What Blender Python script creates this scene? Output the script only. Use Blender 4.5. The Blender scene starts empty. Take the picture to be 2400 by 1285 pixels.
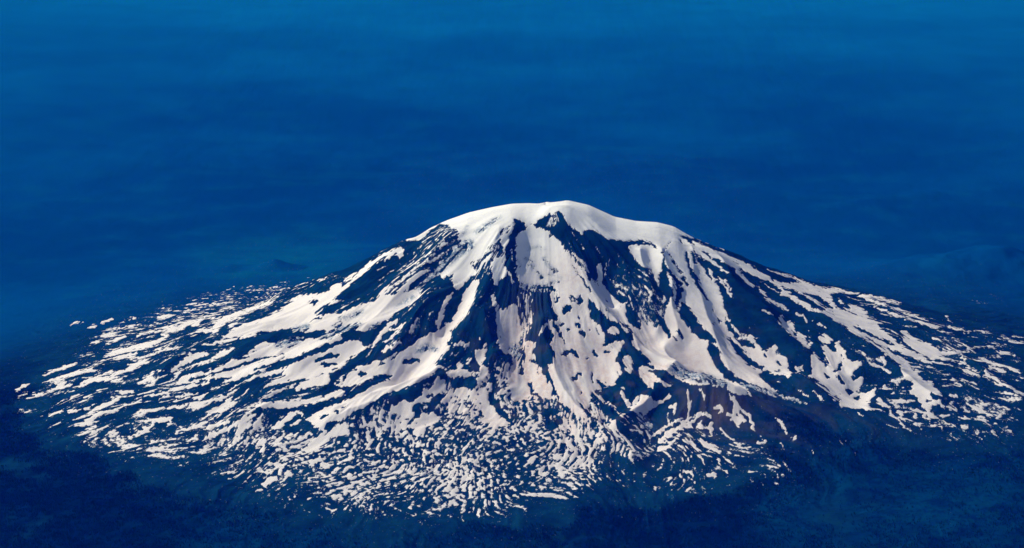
import bpy, math
import numpy as np
from mathutils import Vector

# ------------------------------------------------------------------ camera, world, sun, exposure
CAM = (-327.0, -32000.0, 7980.0)       # metres; the mountain's axis is the origin, z = 0 is its snow line
PITCH = math.radians(12.0)
FPX = 7842.0                            # focal length in pixels of the 2400 px wide photograph
sc = bpy.context.scene
cd = bpy.data.cameras.new('camera')
cam = bpy.data.objects.new('camera', cd)
sc.collection.objects.link(cam)
cam.location = CAM
cam.rotation_euler = (math.pi / 2 - PITCH, 0, 0)
cd.sensor_width = 36.0
cd.lens = 36.0 * FPX / 2400.0
cd.clip_start = 10.0
cd.clip_end = 400000.0
sc.camera = cam

SUN_EL, SUN_AZ = math.radians(41.0), math.radians(-70.0)   # azimuth from +y, positive towards +x
w = bpy.data.worlds.new('World')
sc.world = w
w.use_nodes = True
nt = w.node_tree
bg = nt.nodes['Background']
sky = nt.nodes.new('ShaderNodeTexSky')
sky.sky_type = 'NISHITA'
sky.sun_disc = False
sky.sun_elevation = SUN_EL
sky.sun_rotation = SUN_AZ
sky.altitude = 3000
nt.links.new(sky.outputs[0], bg.inputs[0])
bg.inputs[1].default_value = 0.08
sl = bpy.data.lights.new('sun', 'SUN')
sl.energy = 4.1
sl.angle = math.radians(0.5)
sl.color = (1.0, 0.95, 0.88)
so = bpy.data.objects.new('sun', sl)
sc.collection.objects.link(so)
sdir = Vector((math.sin(SUN_AZ) * math.cos(SUN_EL), math.cos(SUN_AZ) * math.cos(SUN_EL), math.sin(SUN_EL)))
so.rotation_euler = (-sdir).to_track_quat('-Z', 'Y').to_euler()
so.location = (0, 0, 12000)
sc.view_settings.view_transform = 'Standard'
sc.view_settings.look = 'None'
sc.view_settings.exposure = 0.0
sc.view_settings.gamma = 1.0
sc.view_settings.use_curve_mapping = False
sc.cycles.volume_bounces = 1
sc.cycles.max_bounces = 5

# ------------------------------------------------------------------ maths helpers
SP, CP = math.sin(PITCH), math.cos(PITCH)


def project(x, y, z):
    """a point of the place -> where the photograph shows it (2400 px wide)"""
    dx, dy, dz = x - CAM[0], y - CAM[1], z - CAM[2]
    d = dy * CP - dz * SP
    u = dy * SP + dz * CP
    return 1200.0 + FPX * dx / d, 642.5 - FPX * u / d


rng = np.random.default_rng(7)
_ang = rng.random((256, 256)) * 2 * np.pi
_gx, _gy = np.cos(_ang).astype(np.float32), np.sin(_ang).astype(np.float32)


def noise(u, v, seed=0):
    """gradient noise, about -1..1"""
    u = np.asarray(u, np.float32) + 17.37 * seed
    v = np.asarray(v, np.float32) + 31.91 * seed
    iu, iv = np.floor(u), np.floor(v)
    fu, fv = u - iu, v - iv
    i0, j0 = iu.astype(np.int32) & 255, iv.astype(np.int32) & 255
    i1, j1 = (i0 + 1) & 255, (j0 + 1) & 255
    su, sv = fu * fu * (3 - 2 * fu), fv * fv * (3 - 2 * fv)
    a = _gx[i0, j0] * fu + _gy[i0, j0] * fv
    b = _gx[i1, j0] * (fu - 1) + _gy[i1, j0] * fv
    c = _gx[i0, j1] * fu + _gy[i0, j1] * (fv - 1)
    d = _gx[i1, j1] * (fu - 1) + _gy[i1, j1] * (fv - 1)
    return ((a + (b - a) * su) * (1 - sv) + (c + (d - c) * su) * sv) * 1.45


def fbm(u, v, n=4, seed=0):
    s, a, t = 0, 1.0, 0
    for k in range(n):
        s = s + a * noise(u * 2 ** k, v * 2 ** k, seed + 5 * k)
        t += a
        a *= 0.5
    return s / t * 1.3


def smooth(a, b, x):
    t = np.clip((x - a) / (b - a), 0, 1)
    return t * t * (3 - 2 * t)


def blur(img, r, n=2):
    for _ in range(n):
        for ax in (0, 1):
            p = np.pad(img, [(r + 1, r) if k == ax else (0, 0) for k in (0, 1)], mode='edge')
            c = np.cumsum(p, axis=ax, dtype=np.float64)
            if ax == 0:
                img = (c[2 * r + 1:] - c[:-(2 * r + 1)]) / (2 * r + 1)
            else:
                img = (c[:, 2 * r + 1:] - c[:, :-(2 * r + 1)]) / (2 * r + 1)
    return img.astype(np.float32)


# ------------------------------------------------------------------ snow survey
# Outlines of snowfields (S), bare rock (R), broken glacier ice (I) and brown rock (B) as read off the photograph;
# they are laid on the terrain below as the map of where snow lies.
GUIDE = """
@ 900 440 3
UP 560,560 640,520 760,420 840,520 760,700 640,860 560,1000 440,1060 380,1000 480,760
UP 1420,320 1560,380 1720,420 1740,560 1600,640 1480,540
UP 780,680 930,700 930,780 820,850 740,780
UP 400,1140 740,1060 800,1200 760,1284 400,1284
@ 0 0 1
LP 400,1225 700,1190 1100,1210 1200,1285 380,1285
LP 1790,1140 1950,1100 2400,1040 2400,1285 1760,1285
LP 1920,980 2100,970 2080,1060 1900,1060
LP 450,600 600,585 820,590 830,640 700,645 480,630
L 1530,1135,3 1522,1165,4 1515,1200,4 1520,1250,3
L 2140,1160,2 2120,1200,3 2130,1240,3 2100,1285,3
L 2210,1170,2 2280,1175,2 2330,1190,2
@ 1200 800 3
SP 0,0 800,0 740,120 770,220 740,300 650,330 640,420 660,500 720,560 760,640 830,700 860,790 780,780 640,680 520,590 420,520 300,420 260,460 200,520 100,560 0,560
MP 0,430 150,390 300,410 340,430 460,500 540,560 640,600 760,640 880,800 780,810 640,740 440,640 200,600 0,600
MP 560,340 660,330 700,600 600,600 540,480
@ 0 600 3
S 1960,285,8 1900,325,14 1830,350,24 1750,380,34 1680,410,40 1600,440,60 1540,480,60 1500,520,50
S 1500,525,40 1420,530,20 1330,550,12
S 1620,490,30 1660,475,20
SP 1490,625 1560,580 1600,545 1660,500 1760,465 1880,425 1960,385 2010,345 2060,300 2150,270 2250,265 2320,240 2400,180 2400,260 2300,340 2220,390 2200,420 2300,410 2400,400 2400,440 2320,450 2230,470 2200,500 2160,545 2090,520 2020,500 1900,520 1830,560 1750,570 1700,580 1640,600 1580,610
S 1280,490,30 1340,465,40 1420,440,36 1500,410,24 1560,395,8
S 1270,520,14 1300,515,16
S 960,568,12 1010,545,24 1100,530,24 1180,510,36 1240,495,14
S 1130,550,10 1190,560,10
S 730,715,24 800,680,40 900,655,36 980,640,50 1060,620,40 1130,590,30 1180,560,20
S 800,725,14 880,705,34 950,690,34
S 920,730,10 1000,705,14 1100,680,14 1200,655,20 1280,645,10
S 1310,340,6 1400,343,8 1500,340,8 1670,325,5
S 1550,372,8 1640,360,10
S 1480,385,6 1520,375,8
S 1290,395,6 1370,375,8 1450,362,6
S 750,520,10 840,510,14 930,495,14 990,475,8
S 900,535,6 960,505,8
S 620,505,20 680,490,14
S 720,470,20 790,442,12
S 830,480,8 880,455,8
S 1110,440,20 1160,425,24 1210,412,12
S 910,440,16 950,438,14
S 490,490,8 530,470,14 590,462,8
S 720,560,30 770,560,36 820,545,24
S 750,620,20 800,595,24 880,565,20
S 640,610,8 700,600,10
S 560,715,6 640,685,12
S 1050,485,8 1110,470,10
S 300,840,30 380,810,24 460,785,24 540,755,10
S 300,895,14 400,865,24 480,840,36 560,820,34 640,800,24
S 400,905,40 450,885,34
S 340,950,14 420,925,24 500,910,20
S 560,920,20 600,885,24 700,860,24 800,840,20 880,810,24 950,770,24 1040,730,8
S 580,860,14 680,840,16 790,815,16
S 640,890,10 740,870,14 830,850,12
S 930,795,12 1000,765,12 1090,745,6
S 120,950,24 160,920,24 200,905,10
S 130,990,20 190,965,24
S 240,975,20 300,970,24
S 400,970,8 520,945,10
S 500,1005,10 560,975,10 620,965,6
S 520,1040,14 600,1000,14 660,980,10
S 680,950,14 710,940,12
S 1200,810,40 1260,770,50 1330,730,50 1400,695,40 1460,690,14
S 1310,800,20 1400,765,30 1480,730,36 1560,690,50 1640,650,30
S 1280,690,5 1380,658,8
S 1070,810,8 1160,805,14
S 1110,860,10 1160,835,14 1260,820,8
S 1040,925,6 1090,885,10
S 860,965,20 940,955,10
S 340,1115,8 440,1095,14
S 480,1100,20 530,1080,24
S 600,1070,10 660,1045,10
S 620,1110,14 700,1070,20 780,1030,20 850,995,12
S 600,1165,20 700,1110,24 800,1085,20 900,1045,12 1000,1005,6
SP 1240,905 1280,850 1340,830 1500,800 1600,750 1700,710 1800,640 1850,620 1960,580 1990,600 1940,650 2060,640 2160,580 2300,560 2400,540 2400,590 2300,620 2200,650 2100,700 2000,740 1900,780 1800,820 1700,860 1600,890 1560,885 1640,850 1500,860 1400,885 1320,900
R 1340,870,20 1480,835,16 1600,800,20 1750,750,24 1900,700,24 2000,680,10
R 1680,720,20 1760,710,14
I 1960,620,60 2060,590,60 2130,570,30
I 2080,500,50 2160,490,40
I 2240,570,40 2350,555,30
S 1050,985,14 1150,965,24 1250,935,30 1340,915,24 1480,890,10
S 1120,1035,14 1200,1010,20 1300,985,30 1400,960,14
S 1360,1010,24 1430,990,40
S 1110,1015,5 1190,970,10
S 1600,945,6 1680,900,14 1780,855,20 1900,825,24 2000,800,50 2060,780,40 2160,720,30 2240,680,40 2340,650,50 2400,640,40
R 2100,720,20 2200,680,14
S 1890,915,24 1980,875,40 2080,850,50 2180,840,50 2280,800,60 2400,740,80
S 1820,1000,6 1940,965,14 2010,930,30 2080,900,10
SP 2060,935 2160,890 2240,860 2300,840 2330,860 2310,900 2240,905 2120,940
S 2350,910,12 2400,900,20
SP 1780,1060 1830,1030 1950,1020 2080,1005 2160,1000 2260,985 2200,1015 2100,1050 1990,1085 1900,1065
S 2000,1060,20 2150,1040,24 2300,1000,40 2400,960,60
S 1520,1010,24 1600,980,14 1720,910,6
S 1430,1095,8 1520,1095,24 1580,1060,50 1660,1025,16
S 1580,1045,30 1640,980,16
S 1590,1100,4 1750,1075,10
S 950,1110,20 1050,1090,24 1150,1070,24 1280,1060,20
SP 940,1165 1100,1140 1220,1135 1200,1170 1180,1160 1120,1170
SP 1920,1220 1960,1180 2030,1110 2060,1090 2120,1090 2060,1130 2000,1190 1960,1225
S 2050,1195,30 2110,1165,30
S 900,1280,20 1000,1250,24 1050,1200,34 1080,1180,16
S 1150,1220,14 1190,1185,16
S 1240,1250,24 1250,1210,20 1300,1215,10
S 1440,1220,20 1520,1190,34 1600,1165,30
S 1470,1260,24 1600,1210,24 1700,1160,30 1800,1110,24
S 1810,1195,4 1890,1140,8
S 1870,145,10 1900,155,12 1940,150,8
S 2150,158,6 2210,147,6
S 2240,170,10 2300,168,8
S 2010,185,10 2040,185,8
S 1910,220,10 1960,218,8
S 1730,235,6 1800,232,8
S 1740,218,6 1790,215,8
S 1850,270,6 1910,258,8
S 1570,245,10 1620,235,8
S 1650,268,8 1690,265,6
S 1110,318,8 1180,315,6
@ 600 560 4
SP 0,760 100,740 200,690 280,620 340,565 360,575 440,525 520,530 600,505 640,520 720,490 770,480 780,510 700,590 600,660 540,690 560,710 500,730 560,760 460,800 360,830 220,850 100,880 0,880
R 510,600,20 570,580,16 540,620,20
S 700,570,30 800,480,36 900,400,40 1000,300,50 1100,220,50 1200,150,36 1290,110,24 1330,90,8
S 680,490,14 740,440,20 790,410,10
S 830,400,30 870,370,40 930,320,14
S 770,500,14 820,440,16
S 690,600,24 760,575,16
S 560,700,14 640,650,12
S 1350,150,50 1370,110,50 1340,190,16
S 1370,270,12 1440,210,24 1500,150,30 1560,90,40 1600,50,30
S 1340,400,20 1400,330,14 1440,280,10
SP 1120,590 1180,480 1300,410 1400,370 1480,350 1560,280 1640,220 1700,160 1680,220 1620,270 1560,340 1500,390 1420,440 1350,520 1380,530 1240,560
SP 1120,590 1350,530 1500,480 1560,440 1560,500 1480,600 1380,650 1300,700 1250,760 1180,780 1080,860 1000,870 900,850 860,870 740,850 700,870 600,900 460,890 520,820 620,770 700,720 800,690 900,650 1050,600
I 780,750,30 860,740,50 940,710,50 1010,680,30
I 740,820,40 820,850,60 900,830,50 980,790,30
I 1300,630,40 1400,590,40 1480,540,40
I 1080,840,60 1150,800,50
I 360,850,60 460,860,40 500,820,30
I 600,920,60 700,920,50
RP 480,890 560,870 640,850 660,870 620,900 540,930 490,910
R 500,770,12 560,750,20 620,735,12
R 700,810,10 800,780,14
RP 0,880 100,870 180,850 300,860 330,870 250,920 200,960 120,980 60,960 0,950
SP 0,1000 60,960 160,970 200,1030 300,1040 420,1000 560,960 700,940 800,930 760,960 640,1000 560,1040 480,1080 400,1100 340,1120 200,1130 0,1180
I 200,1000,60 300,980,70 400,950,60
SP 0,1280 100,1250 300,1180 420,1150 560,1090 700,1040 800,980 900,950 980,960 1000,1000 1060,1020 980,1060 880,1120 800,1170 700,1200 560,1240 400,1280
R 0,1150,16 120,1110,20 250,1075,10
R 0,1220,24 150,1180,20 300,1130,14 400,1100,8
R 440,1100,40 600,1040,50 760,980,40 850,950,20
R 560,1140,30 700,1100,40 760,1090,30
R 620,1180,30 740,1170,30
S 1060,1020,20 1120,960,36 1180,880,50 1240,820,50 1290,770,30 1340,740,12
S 1240,950,14 1300,900,24 1340,860,20 1400,780,14
S 1300,850,14 1380,800,16
S 1230,870,14 1290,840,14
S 1200,1050,40 1220,1020,40
S 1270,1040,20 1310,990,24
S 1340,965,16 1345,963,14
S 1410,900,14 1440,870,24 1470,830,24 1490,790,14 1505,740,8
SP 880,1280 960,1200 1060,1180 1140,1130 1200,1130 1220,1100 1280,1140 1320,1090 1400,1040 1480,980 1520,930 1580,930 1620,890 1700,900 1800,900 1840,920 1760,1020 1700,1060 1640,1110 1600,1180 1700,1180 1780,1190 1680,1240 1600,1280
I 1540,1030,50 1600,990,40 1660,1010,50 1600,1060,50
R 1280,1190,20 1350,1170,40 1430,1150,60 1500,1150,30
R 980,1270,40 985,1265,40
R 1120,1240,30 1190,1160,20
R 1640,1190,40 1700,1120,60 1740,1060,30
S 1880,1000,40 1930,970,50
S 1960,990,20 1990,1000,30
SP 2040,1060 2130,1060 2150,980 2170,1010 2140,1120 2110,1190 2070,1150
S 1990,1140,30 2010,1130,20
S 1900,1200,40 1920,1260,50
@ 900 440 3
SP 250,30 2400,30 2400,440 2200,360 2050,330 1980,420 1950,460 1900,400 1820,370 1720,380 1640,370 1560,360 1500,310 1420,290 1390,330 1340,300 1300,260 1250,180 1210,170 1130,200 1060,260 1000,250 960,230 900,210 860,260 820,310 830,360 760,400 700,450 640,500 560,560 480,600 420,640 380,620 420,540 480,470 540,400 500,330 450,260 400,250 330,300 260,360 200,380 150,370
I 650,310,14 700,285,26 760,240,26 820,205,18
S 100,460,30 130,440,30 110,480,14
S 0,520,14 40,480,18 100,440,10
S 60,650,10 130,570,20 200,500,16 250,430,10
S 0,730,50 60,690,30 140,620,16 200,560,14 280,480,10 330,420,12
S 90,760,60 150,690,50 230,620,40 300,560,34 350,500,20 400,440,20 450,400,30
S 200,740,30 100,800,40 0,850,60
I 600,400,90 540,440,90 470,500,80 410,550,70 350,620,60 300,660,50 240,710,40
SP 560,500 600,540 640,580 600,640 520,720 500,700 470,640 490,600 530,540
S 640,680,70 600,760,90 560,860,90 500,950,70 430,1000,60 380,1030,50
S 480,740,20 430,810,34 400,900,40 380,980,40
R 440,900,30 460,860,30 480,820,20
SP 330,1020 480,1010 440,1080 460,1120 400,1200 300,1284 60,1284 40,1240 120,1190 200,1110 270,1060
I 240,1150,50 300,1120,60 370,1140,40
R 140,1230,30 200,1215,40 250,1215,20
S 180,1010,12 210,970,14
S 225,940,10 240,910,8
S 0,1000,14 50,960,20 100,930,14
S 0,1090,20 80,1030,12 150,1000,10
S 0,1150,10 70,1110,18 110,1080,10
S 30,1210,30 90,1160,14
S 560,560,20 640,500,30 720,440,30 760,400,24
S 620,620,16 680,560,20 740,480,20 790,430,20
S 600,560,16 660,520,14
SP 750,560 780,480 830,420 860,440 850,520 870,600 860,620 800,660 790,700 770,690 770,620
S 880,600,16 910,680,14
S 930,700,12 900,660,8
S 760,760,30 780,820,34 820,900,60 840,940,60
SP 830,860 900,820 940,830 950,900 960,1000 990,1060 1000,1120 980,1180 900,1180 840,1160 800,1100 790,1040 800,970 780,900
SP 1010,280 1090,290 1150,300 1200,360 1240,420 1290,500 1330,560 1380,640 1420,690 1500,780 1560,850 1640,930 1740,1020 1700,1010 1600,950 1540,890 1480,820 1420,760 1390,700 1340,700 1290,730 1240,700 1150,690 1060,690 1000,680 950,670 930,600 930,520 925,430 930,360 960,310
SP 1200,340 1280,420 1360,480 1420,540 1450,620 1520,700 1560,800 1640,860 1720,940 1760,1000 1640,930 1500,780 1400,640 1290,500 1200,380
SP 1180,720 1260,740 1300,790 1380,830 1430,800 1450,850 1440,920 1500,960 1550,990 1560,1050 1540,1120 1600,1090 1680,1080 1660,1150 1640,1200 1660,1284 1000,1284 1040,1200 1080,1100 1090,1040 1120,960 1180,930 1230,940 1180,840 1170,780
D 990,770,110 1000,850,100 1010,940,80 990,1020,60 970,1100,50 970,1180,40
R 960,760,20 980,850,20 1000,930,14
R 1060,800,30 1080,860,24
RP 1130,960 1160,1000 1200,1030 1160,1100 1200,1180 1180,1240 1120,1200 1100,1120 1090,1050 1120,1010
R 1190,940,16 1230,1010,22 1270,1090,14
R 1210,800,28 1230,770,20
R 1260,880,30 1280,850,50 1310,840,40
R 1300,770,14 1330,780,16
R 1350,790,30 1385,800,40 1380,760,20
R 1170,900,40 1180,880,30
R 1240,970,22 1265,955,16
R 1290,990,18 1291,995,18
R 1350,960,24 1370,975,26
R 1390,1020,50 1400,1035,40
R 1440,1000,14 1441,1001,14
R 1370,890,10 1370,930,8
R 1265,1170,30 1320,1150,20 1350,1180,30
R 1480,1150,24 1495,1180,20
R 1550,1160,20 1590,1155,12
R 1430,1200,16 1440,1195,12
R 1040,1210,30 1060,1230,20
RP 1450,810 1500,850 1560,910 1640,950 1690,1010 1740,1060 1750,1110 1800,1170 1860,1210 1890,1250 1820,1284 1740,1250 1780,1200 1740,1150 1700,1130 1680,1150 1700,1080 1640,1060 1570,1110 1540,1120 1560,1040 1500,960 1470,900 1450,860
S 1600,1000,60 1640,1010,30
R 1660,1150,20 1645,1210,24 1700,1260,20
S 1720,1200,100 1721,1200,100
SP 1720,400 1780,400 1860,400 1930,440 1960,480 1950,540 1960,640 1930,700 1960,760 2000,760 2060,760 2080,840 2100,980 2200,1050 2280,1080 2300,1150 2310,1284 1900,1284 1850,1200 1790,1140 1750,1060 1740,1000 1700,950 1680,800 1700,700 1740,600 1740,500
SP 1960,460 2050,330 2130,370 2200,450 2290,560 2360,700 2400,860 2400,1284 2300,1100 2250,1060 2200,1050 2100,1000 2050,800 1990,600
SP 1520,520 1540,680 1600,760 1700,850 1720,960 1640,880 1540,760 1500,640 1500,560
RP 1130,280 1160,210 1220,170 1250,200 1290,250 1340,290 1390,330 1400,380 1430,300 1480,320 1520,330 1550,380 1600,380 1650,380 1700,400 1730,450 1760,480 1800,560 1830,620 1850,700 1830,700 1790,640 1740,560 1700,520 1680,560 1720,680 1740,740 1780,850 1800,940 1810,1000 1760,980 1720,940 1700,880 1700,800 1710,740 1690,700 1700,760 1690,820 1640,790 1590,740 1560,680 1570,600 1540,580 1520,480 1500,560 1510,620 1490,640 1450,600 1430,540 1400,490 1350,470 1290,420 1240,370 1180,310
S 1640,520,6 1690,640,14 1710,740,14
S 1580,500,6 1560,560,10 1550,640,16
RP 900,210 940,220 970,260 1000,300 960,315 930,340 915,390 890,370 870,340 900,310 920,280
R 1070,270,24 1110,255,40 1140,270,30
R 1165,340,22 1170,342,18
R 870,440,30 870,500,36 880,560,30 870,600,16
R 920,400,10 920,480,8 920,560,8
RP 780,700 850,650 890,640 900,690 930,640 945,680 940,720 930,780 880,810 840,860 810,810 790,760
R 960,700,20 1020,710,40 1090,720,60 1150,720,40
R 1100,780,70 1120,830,60 1150,880,60 1180,880,40
S 520,1110,24 550,1080,20
S 580,1105,20 600,1090,10
SP 640,1140 700,1130 720,1090 730,1120 710,1200 690,1240 660,1230 640,1180
S 600,1210,30 590,1240,20
S 530,1250,40 540,1250,40
S 670,1060,14 675,1065,10
R 1970,530,14 2010,600,20 2060,660,30 2100,680,24 2130,710,14
R 2000,460,10 2060,560,20 2110,620,14
R 2080,370,16 2150,470,30 2210,600,30 2260,720,30 2270,800,12
R 2170,420,10 2210,500,24 2260,560,30 2310,640,30 2350,700,40 2400,760,40
R 2050,680,10 2080,720,60 2060,800,40 2090,840,80 2130,900,110 2170,960,100 2220,1010,80 2280,1050,60 2330,1080,30
R 1980,560,16 1940,620,20 1960,700,24 2000,780,30 1960,860,40 1950,940,50 1980,1000,50 2010,1040,30
R 1840,560,10 1870,640,24 1880,720,14
R 1800,640,14 1820,700,20 1840,760,16
R 1870,820,12 1880,900,10
R 1835,920,40 1850,950,30
R 2080,1010,30 2090,1060,30
R 2040,1050,24 2060,1075,20
R 2350,900,12 2380,960,14
R 2290,1100,40 2320,1140,60 2340,1200,40 2380,1260,30
S 2150,960,16 2155,1000,14
S 2070,860,24 2090,780,10
S 2300,600,24 2350,720,24 2380,820,20
TP 300,330 420,260 520,300 540,380 420,480 330,560 200,640 60,760 0,760 60,640 200,480
TP 720,420 800,380 860,470 800,500
TP 1560,640 1720,560 1860,560 1960,720 1980,900 1900,1000 1820,960 1740,860 1640,760
SP 860,240 903,215 915,262 900,310 872,340 882,385 850,430 820,400 830,330
RP 905,212 940,222 970,260 1000,300 965,315 930,335 912,385 890,380 905,300 920,265
I 1010,432,14 1080,420,16 1135,437,12
I 990,498,16 1050,522,14
I 1010,545,20 1060,555,20 1040,580,14
I 1125,495,26 1150,540,30
I 1165,560,28 1200,585,36 1220,592,20
I 1090,600,22 1120,645,22
I 1175,672,26 1225,662,24
I 1160,610,14 1250,640,12
I 940,500,10 960,560,12
I 640,318,22 700,285,44 770,235,34
I 590,270,18 560,330,16
R 1165,572,10 1205,592,12
I 960,680,14 1020,690,20 1080,690,20 1150,690,20
T 1250,400,20 1330,480,24 1400,560,24 1450,640,30
SP 1190,688 1330,690 1400,690 1440,790 1400,830 1320,790 1230,745
R 1310,765,12 1350,785,24 1385,800,36 1375,760,14
R 1230,770,22 1210,800,26
S 1005,262,34 1060,285,26
S 898,430,10 908,560,9
TP 1130,275 1155,205 1215,168 1235,230 1180,295
T 1290,280,16 1350,350,18 1420,440,12
T 1490,420,14 1540,500,16
T 1620,440,14 1680,520,14 1740,620,16
T 1480,580,12 1500,640,12
T 880,260,16 870,320,14
I 955,698,30 1030,712,40 1100,722,34 1160,722,28
@ 1600 560 3
SP 60,10 200,70 380,140 470,180 560,240 640,290 700,310 860,310 960,335 1100,350 1140,368 1040,390 1060,440 1080,480 1180,520 1290,545 1370,590 1400,640 1480,700 1560,760 1620,790 1700,830 1740,870 1790,895 1700,880 1600,830 1500,790 1380,740 1300,700 1200,660 1150,620 1060,570 960,520 900,510 820,470 750,420 660,380 560,330 460,270 400,230 300,170 200,120 100,60
R 400,215,10 500,270,16 600,310,30 690,365,20
R 700,345,16 780,375,40 860,430,40 930,470,40 990,500,20
R 850,385,14 940,410,30 1000,460,40 1050,490,20
R 420,235,10 520,300,20 640,380,24 740,440,20 820,480,14
R 1210,620,14 1290,660,20 1400,710,20 1480,745,10
S 590,215,6 680,245,20 780,275,16 860,310,20
SP 0,0 60,40 110,180 160,290 220,400 270,570 330,650 400,740 460,800 560,850 700,900 770,940 740,970 640,950 560,930 540,960 620,1040 700,1080 640,1070 560,1040 460,1010 380,980 300,900 250,770 240,700 190,610 120,510 50,410 0,340
R 60,90,16 90,170,20
RP 110,100 180,160 240,220 300,250 360,330 430,400 520,440 640,520 700,560 730,640 800,720 860,790 900,800 890,900 780,880 740,850 680,760 640,720 570,760 540,700 440,660 400,640 340,560 290,450 250,330 200,220 150,160 
S 60,40,20 150,120,40 230,180,40 310,230,24
S 380,230,30 440,290,30 500,330,20
S 520,330,14 600,420,24 680,470,20 740,510,10
R 20,100,16 70,250,30 120,340,30 170,430,16
R 0,280,30 40,330,20
R 240,540,14 265,590,10
R 205,490,10 215,515,8
R 212,595,20 216,598,18
S 190,230,16 230,310,30 260,420,30 290,510,24 330,590,16 380,650,24 400,700,20
S 250,270,14 300,340,24 340,390,20 360,430,10
S 300,290,20 340,360,14
SP 0,660 60,670 100,700 160,710 190,760 200,800 220,880 270,950 220,920 100,880 0,860
SP 400,660 480,690 540,740 560,790 620,760 660,740 680,790 740,860 760,910 700,930 620,890 560,860 480,820 430,760
R 320,700,20 380,770,36 450,840,36 520,890,30 560,930,14
R 410,715,30 450,740,40 500,760,20
R 590,790,16 592,792,16
R 580,820,20 590,825,14
R 680,880,30 670,860,20
S 560,500,20 600,510,24 640,530,14
SP 670,550 690,530 720,570 780,590 790,640 850,680 900,720 920,750 880,770 850,770 840,730 780,690 730,650 690,610
R 788,668,20 792,672,20
R 880,740,14 882,744,14
S 800,520,20 850,550,30 870,590,14
S 950,600,30 1000,620,20 1030,605,8
S 880,650,16 884,640,14
S 905,582,10 920,575,8
SP 950,660 1010,660 1050,710 1050,740 990,730 960,690
SP 970,770 1000,750 1040,780 1080,800 1070,730 1100,720 1130,770 1150,830 1200,870 1260,860 1270,880 1210,920 1180,960 1200,1010 1250,970 1270,990 1240,1060 1300,1090 1360,1040 1360,1080 1330,1120 1300,1180 1240,1200 1180,1180 1120,1190 1100,1130 1080,1100 1040,1080 1010,1030 960,1010 900,970 900,930 905,830 920,790 960,850 1000,890 1030,900 1010,830
R 1110,880,30 1100,920,30 1070,930,16
R 1100,970,30 1130,1010,30
R 1160,1060,30 1180,1090,30
R 1225,1120,30 1235,1120,26
R 1000,950,20 1020,980,20
SP 780,900 860,880 850,930 800,940
S 900,960,30 1000,1000,34 1080,1070,40 1150,1130,40
S 1040,1150,24 1150,1180,24 1280,1190,30 1400,1205,10
S 1380,1140,50 1420,1170,24 1460,1195,14
RP 740,990 800,960 880,980 940,1020 960,1060 1040,1120 1100,1170 1000,1150 900,1130 820,1090 760,1050
S 780,1050,14 850,1090,20 890,1110,14
S 920,1070,14 980,1130,24 1000,1145,10
S 940,1010,10 1000,1060,14 1060,1110,30 1080,1130,20
I 380,1020,40 500,1050,50 620,1090,50 740,1120,40 860,1160,30
R 560,950,50 620,970,60 700,980,40
S 650,1000,10 690,1010,14
I 0,930,80 120,950,70 220,980,60 300,1020,50
BP 30,1040 150,1030 260,1060 380,1100 480,1130 560,1160 600,1220 560,1284 0,1284 0,1100
S 30,1080,14 50,1170,30 40,1250,20
S 120,1050,20 150,1110,16 155,1150,6
S 330,1090,16 370,1160,34 400,1230,30 440,1284,20
SP 1530,650 1560,640 1620,690 1700,720 1740,740 1800,780 1830,810 1800,830 1860,845 1760,850 1700,820 1620,770 1560,720
SP 1530,900 1570,870 1640,950 1690,990 1740,1000 1780,1040 1830,1110 1800,1100 1740,1070 1760,1130 1780,1150 1700,1120 1650,1080 1610,1070 1620,1020 1570,980 1540,940
S 1100,370,20 1200,385,20 1320,405,24 1420,430,20 1530,455,10
S 1240,400,14 1340,440,20 1460,480,16 1600,530,20 1720,575,10
S 1340,470,12 1450,520,14 1570,560,14 1700,600,14 1800,630,8
S 1180,480,30 1230,495,40 1280,520,40
S 1100,430,20 1130,470,16
S 1850,550,10 1890,580,8
S 1860,620,10 1920,635,20 1980,630,10
S 1980,660,10 2060,650,8 2110,652,6 2160,660,8
S 1890,690,10 1960,730,12 2040,790,12 2090,805,8
S 2230,680,8 2310,720,16 2400,735,16
S 2290,685,8 2400,690,12
S 2120,735,8 2200,780,14 2330,825,8
S 2050,820,14 2140,860,16 2240,890,14
S 2160,900,20 2220,920,24 2270,935,16
S 2300,910,20 2350,940,20 2400,970,14
S 2130,920,20 2140,960,30 2220,1000,24 2300,1040,20 2400,1100,14
S 1820,810,8 1950,795,8 1990,870,12
S 1960,870,30 2030,910,24 2080,940,12
S 1980,930,20 2100,970,14 2250,1040,14
S 1900,990,30 1950,1030,20
S 1180,650,12 1260,690,14 1360,750,20 1450,800,20 1560,860,24 1590,870,14
S 1390,770,14 1480,840,24 1560,890,20
S 1400,840,40 1430,870,30
S 1340,880,24 1400,910,20 1460,940,20
S 1420,1030,30 1430,1060,24
S 1460,990,10 1550,1050,14
S 1472,1080,14 1478,1090,12
S 1880,1100,24 1930,1110,30
@ 1200 800 3
R 190,0,40 190,80,80 220,150,70 240,220,50 270,290,30 310,390,20 360,460,14 400,490,10
I 20,60,100 60,120,60
R 60,60,20 90,100,26 60,160,24 70,220,30
R 130,300,24 140,360,24 200,390,16 220,440,14
R 90,420,30 90,480,20
R 460,420,10 520,490,24 560,550,24 590,600,14
R 380,70,24 440,70,20 460,110,20
R 430,270,30 480,230,20
R 560,220,20 570,290,20
R 600,270,16 640,320,24
R 480,360,20 482,372,14
R 550,430,16 590,410,16
R 230,520,30 250,490,40 290,500,30
R 260,600,60 310,580,50 340,560,50
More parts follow.
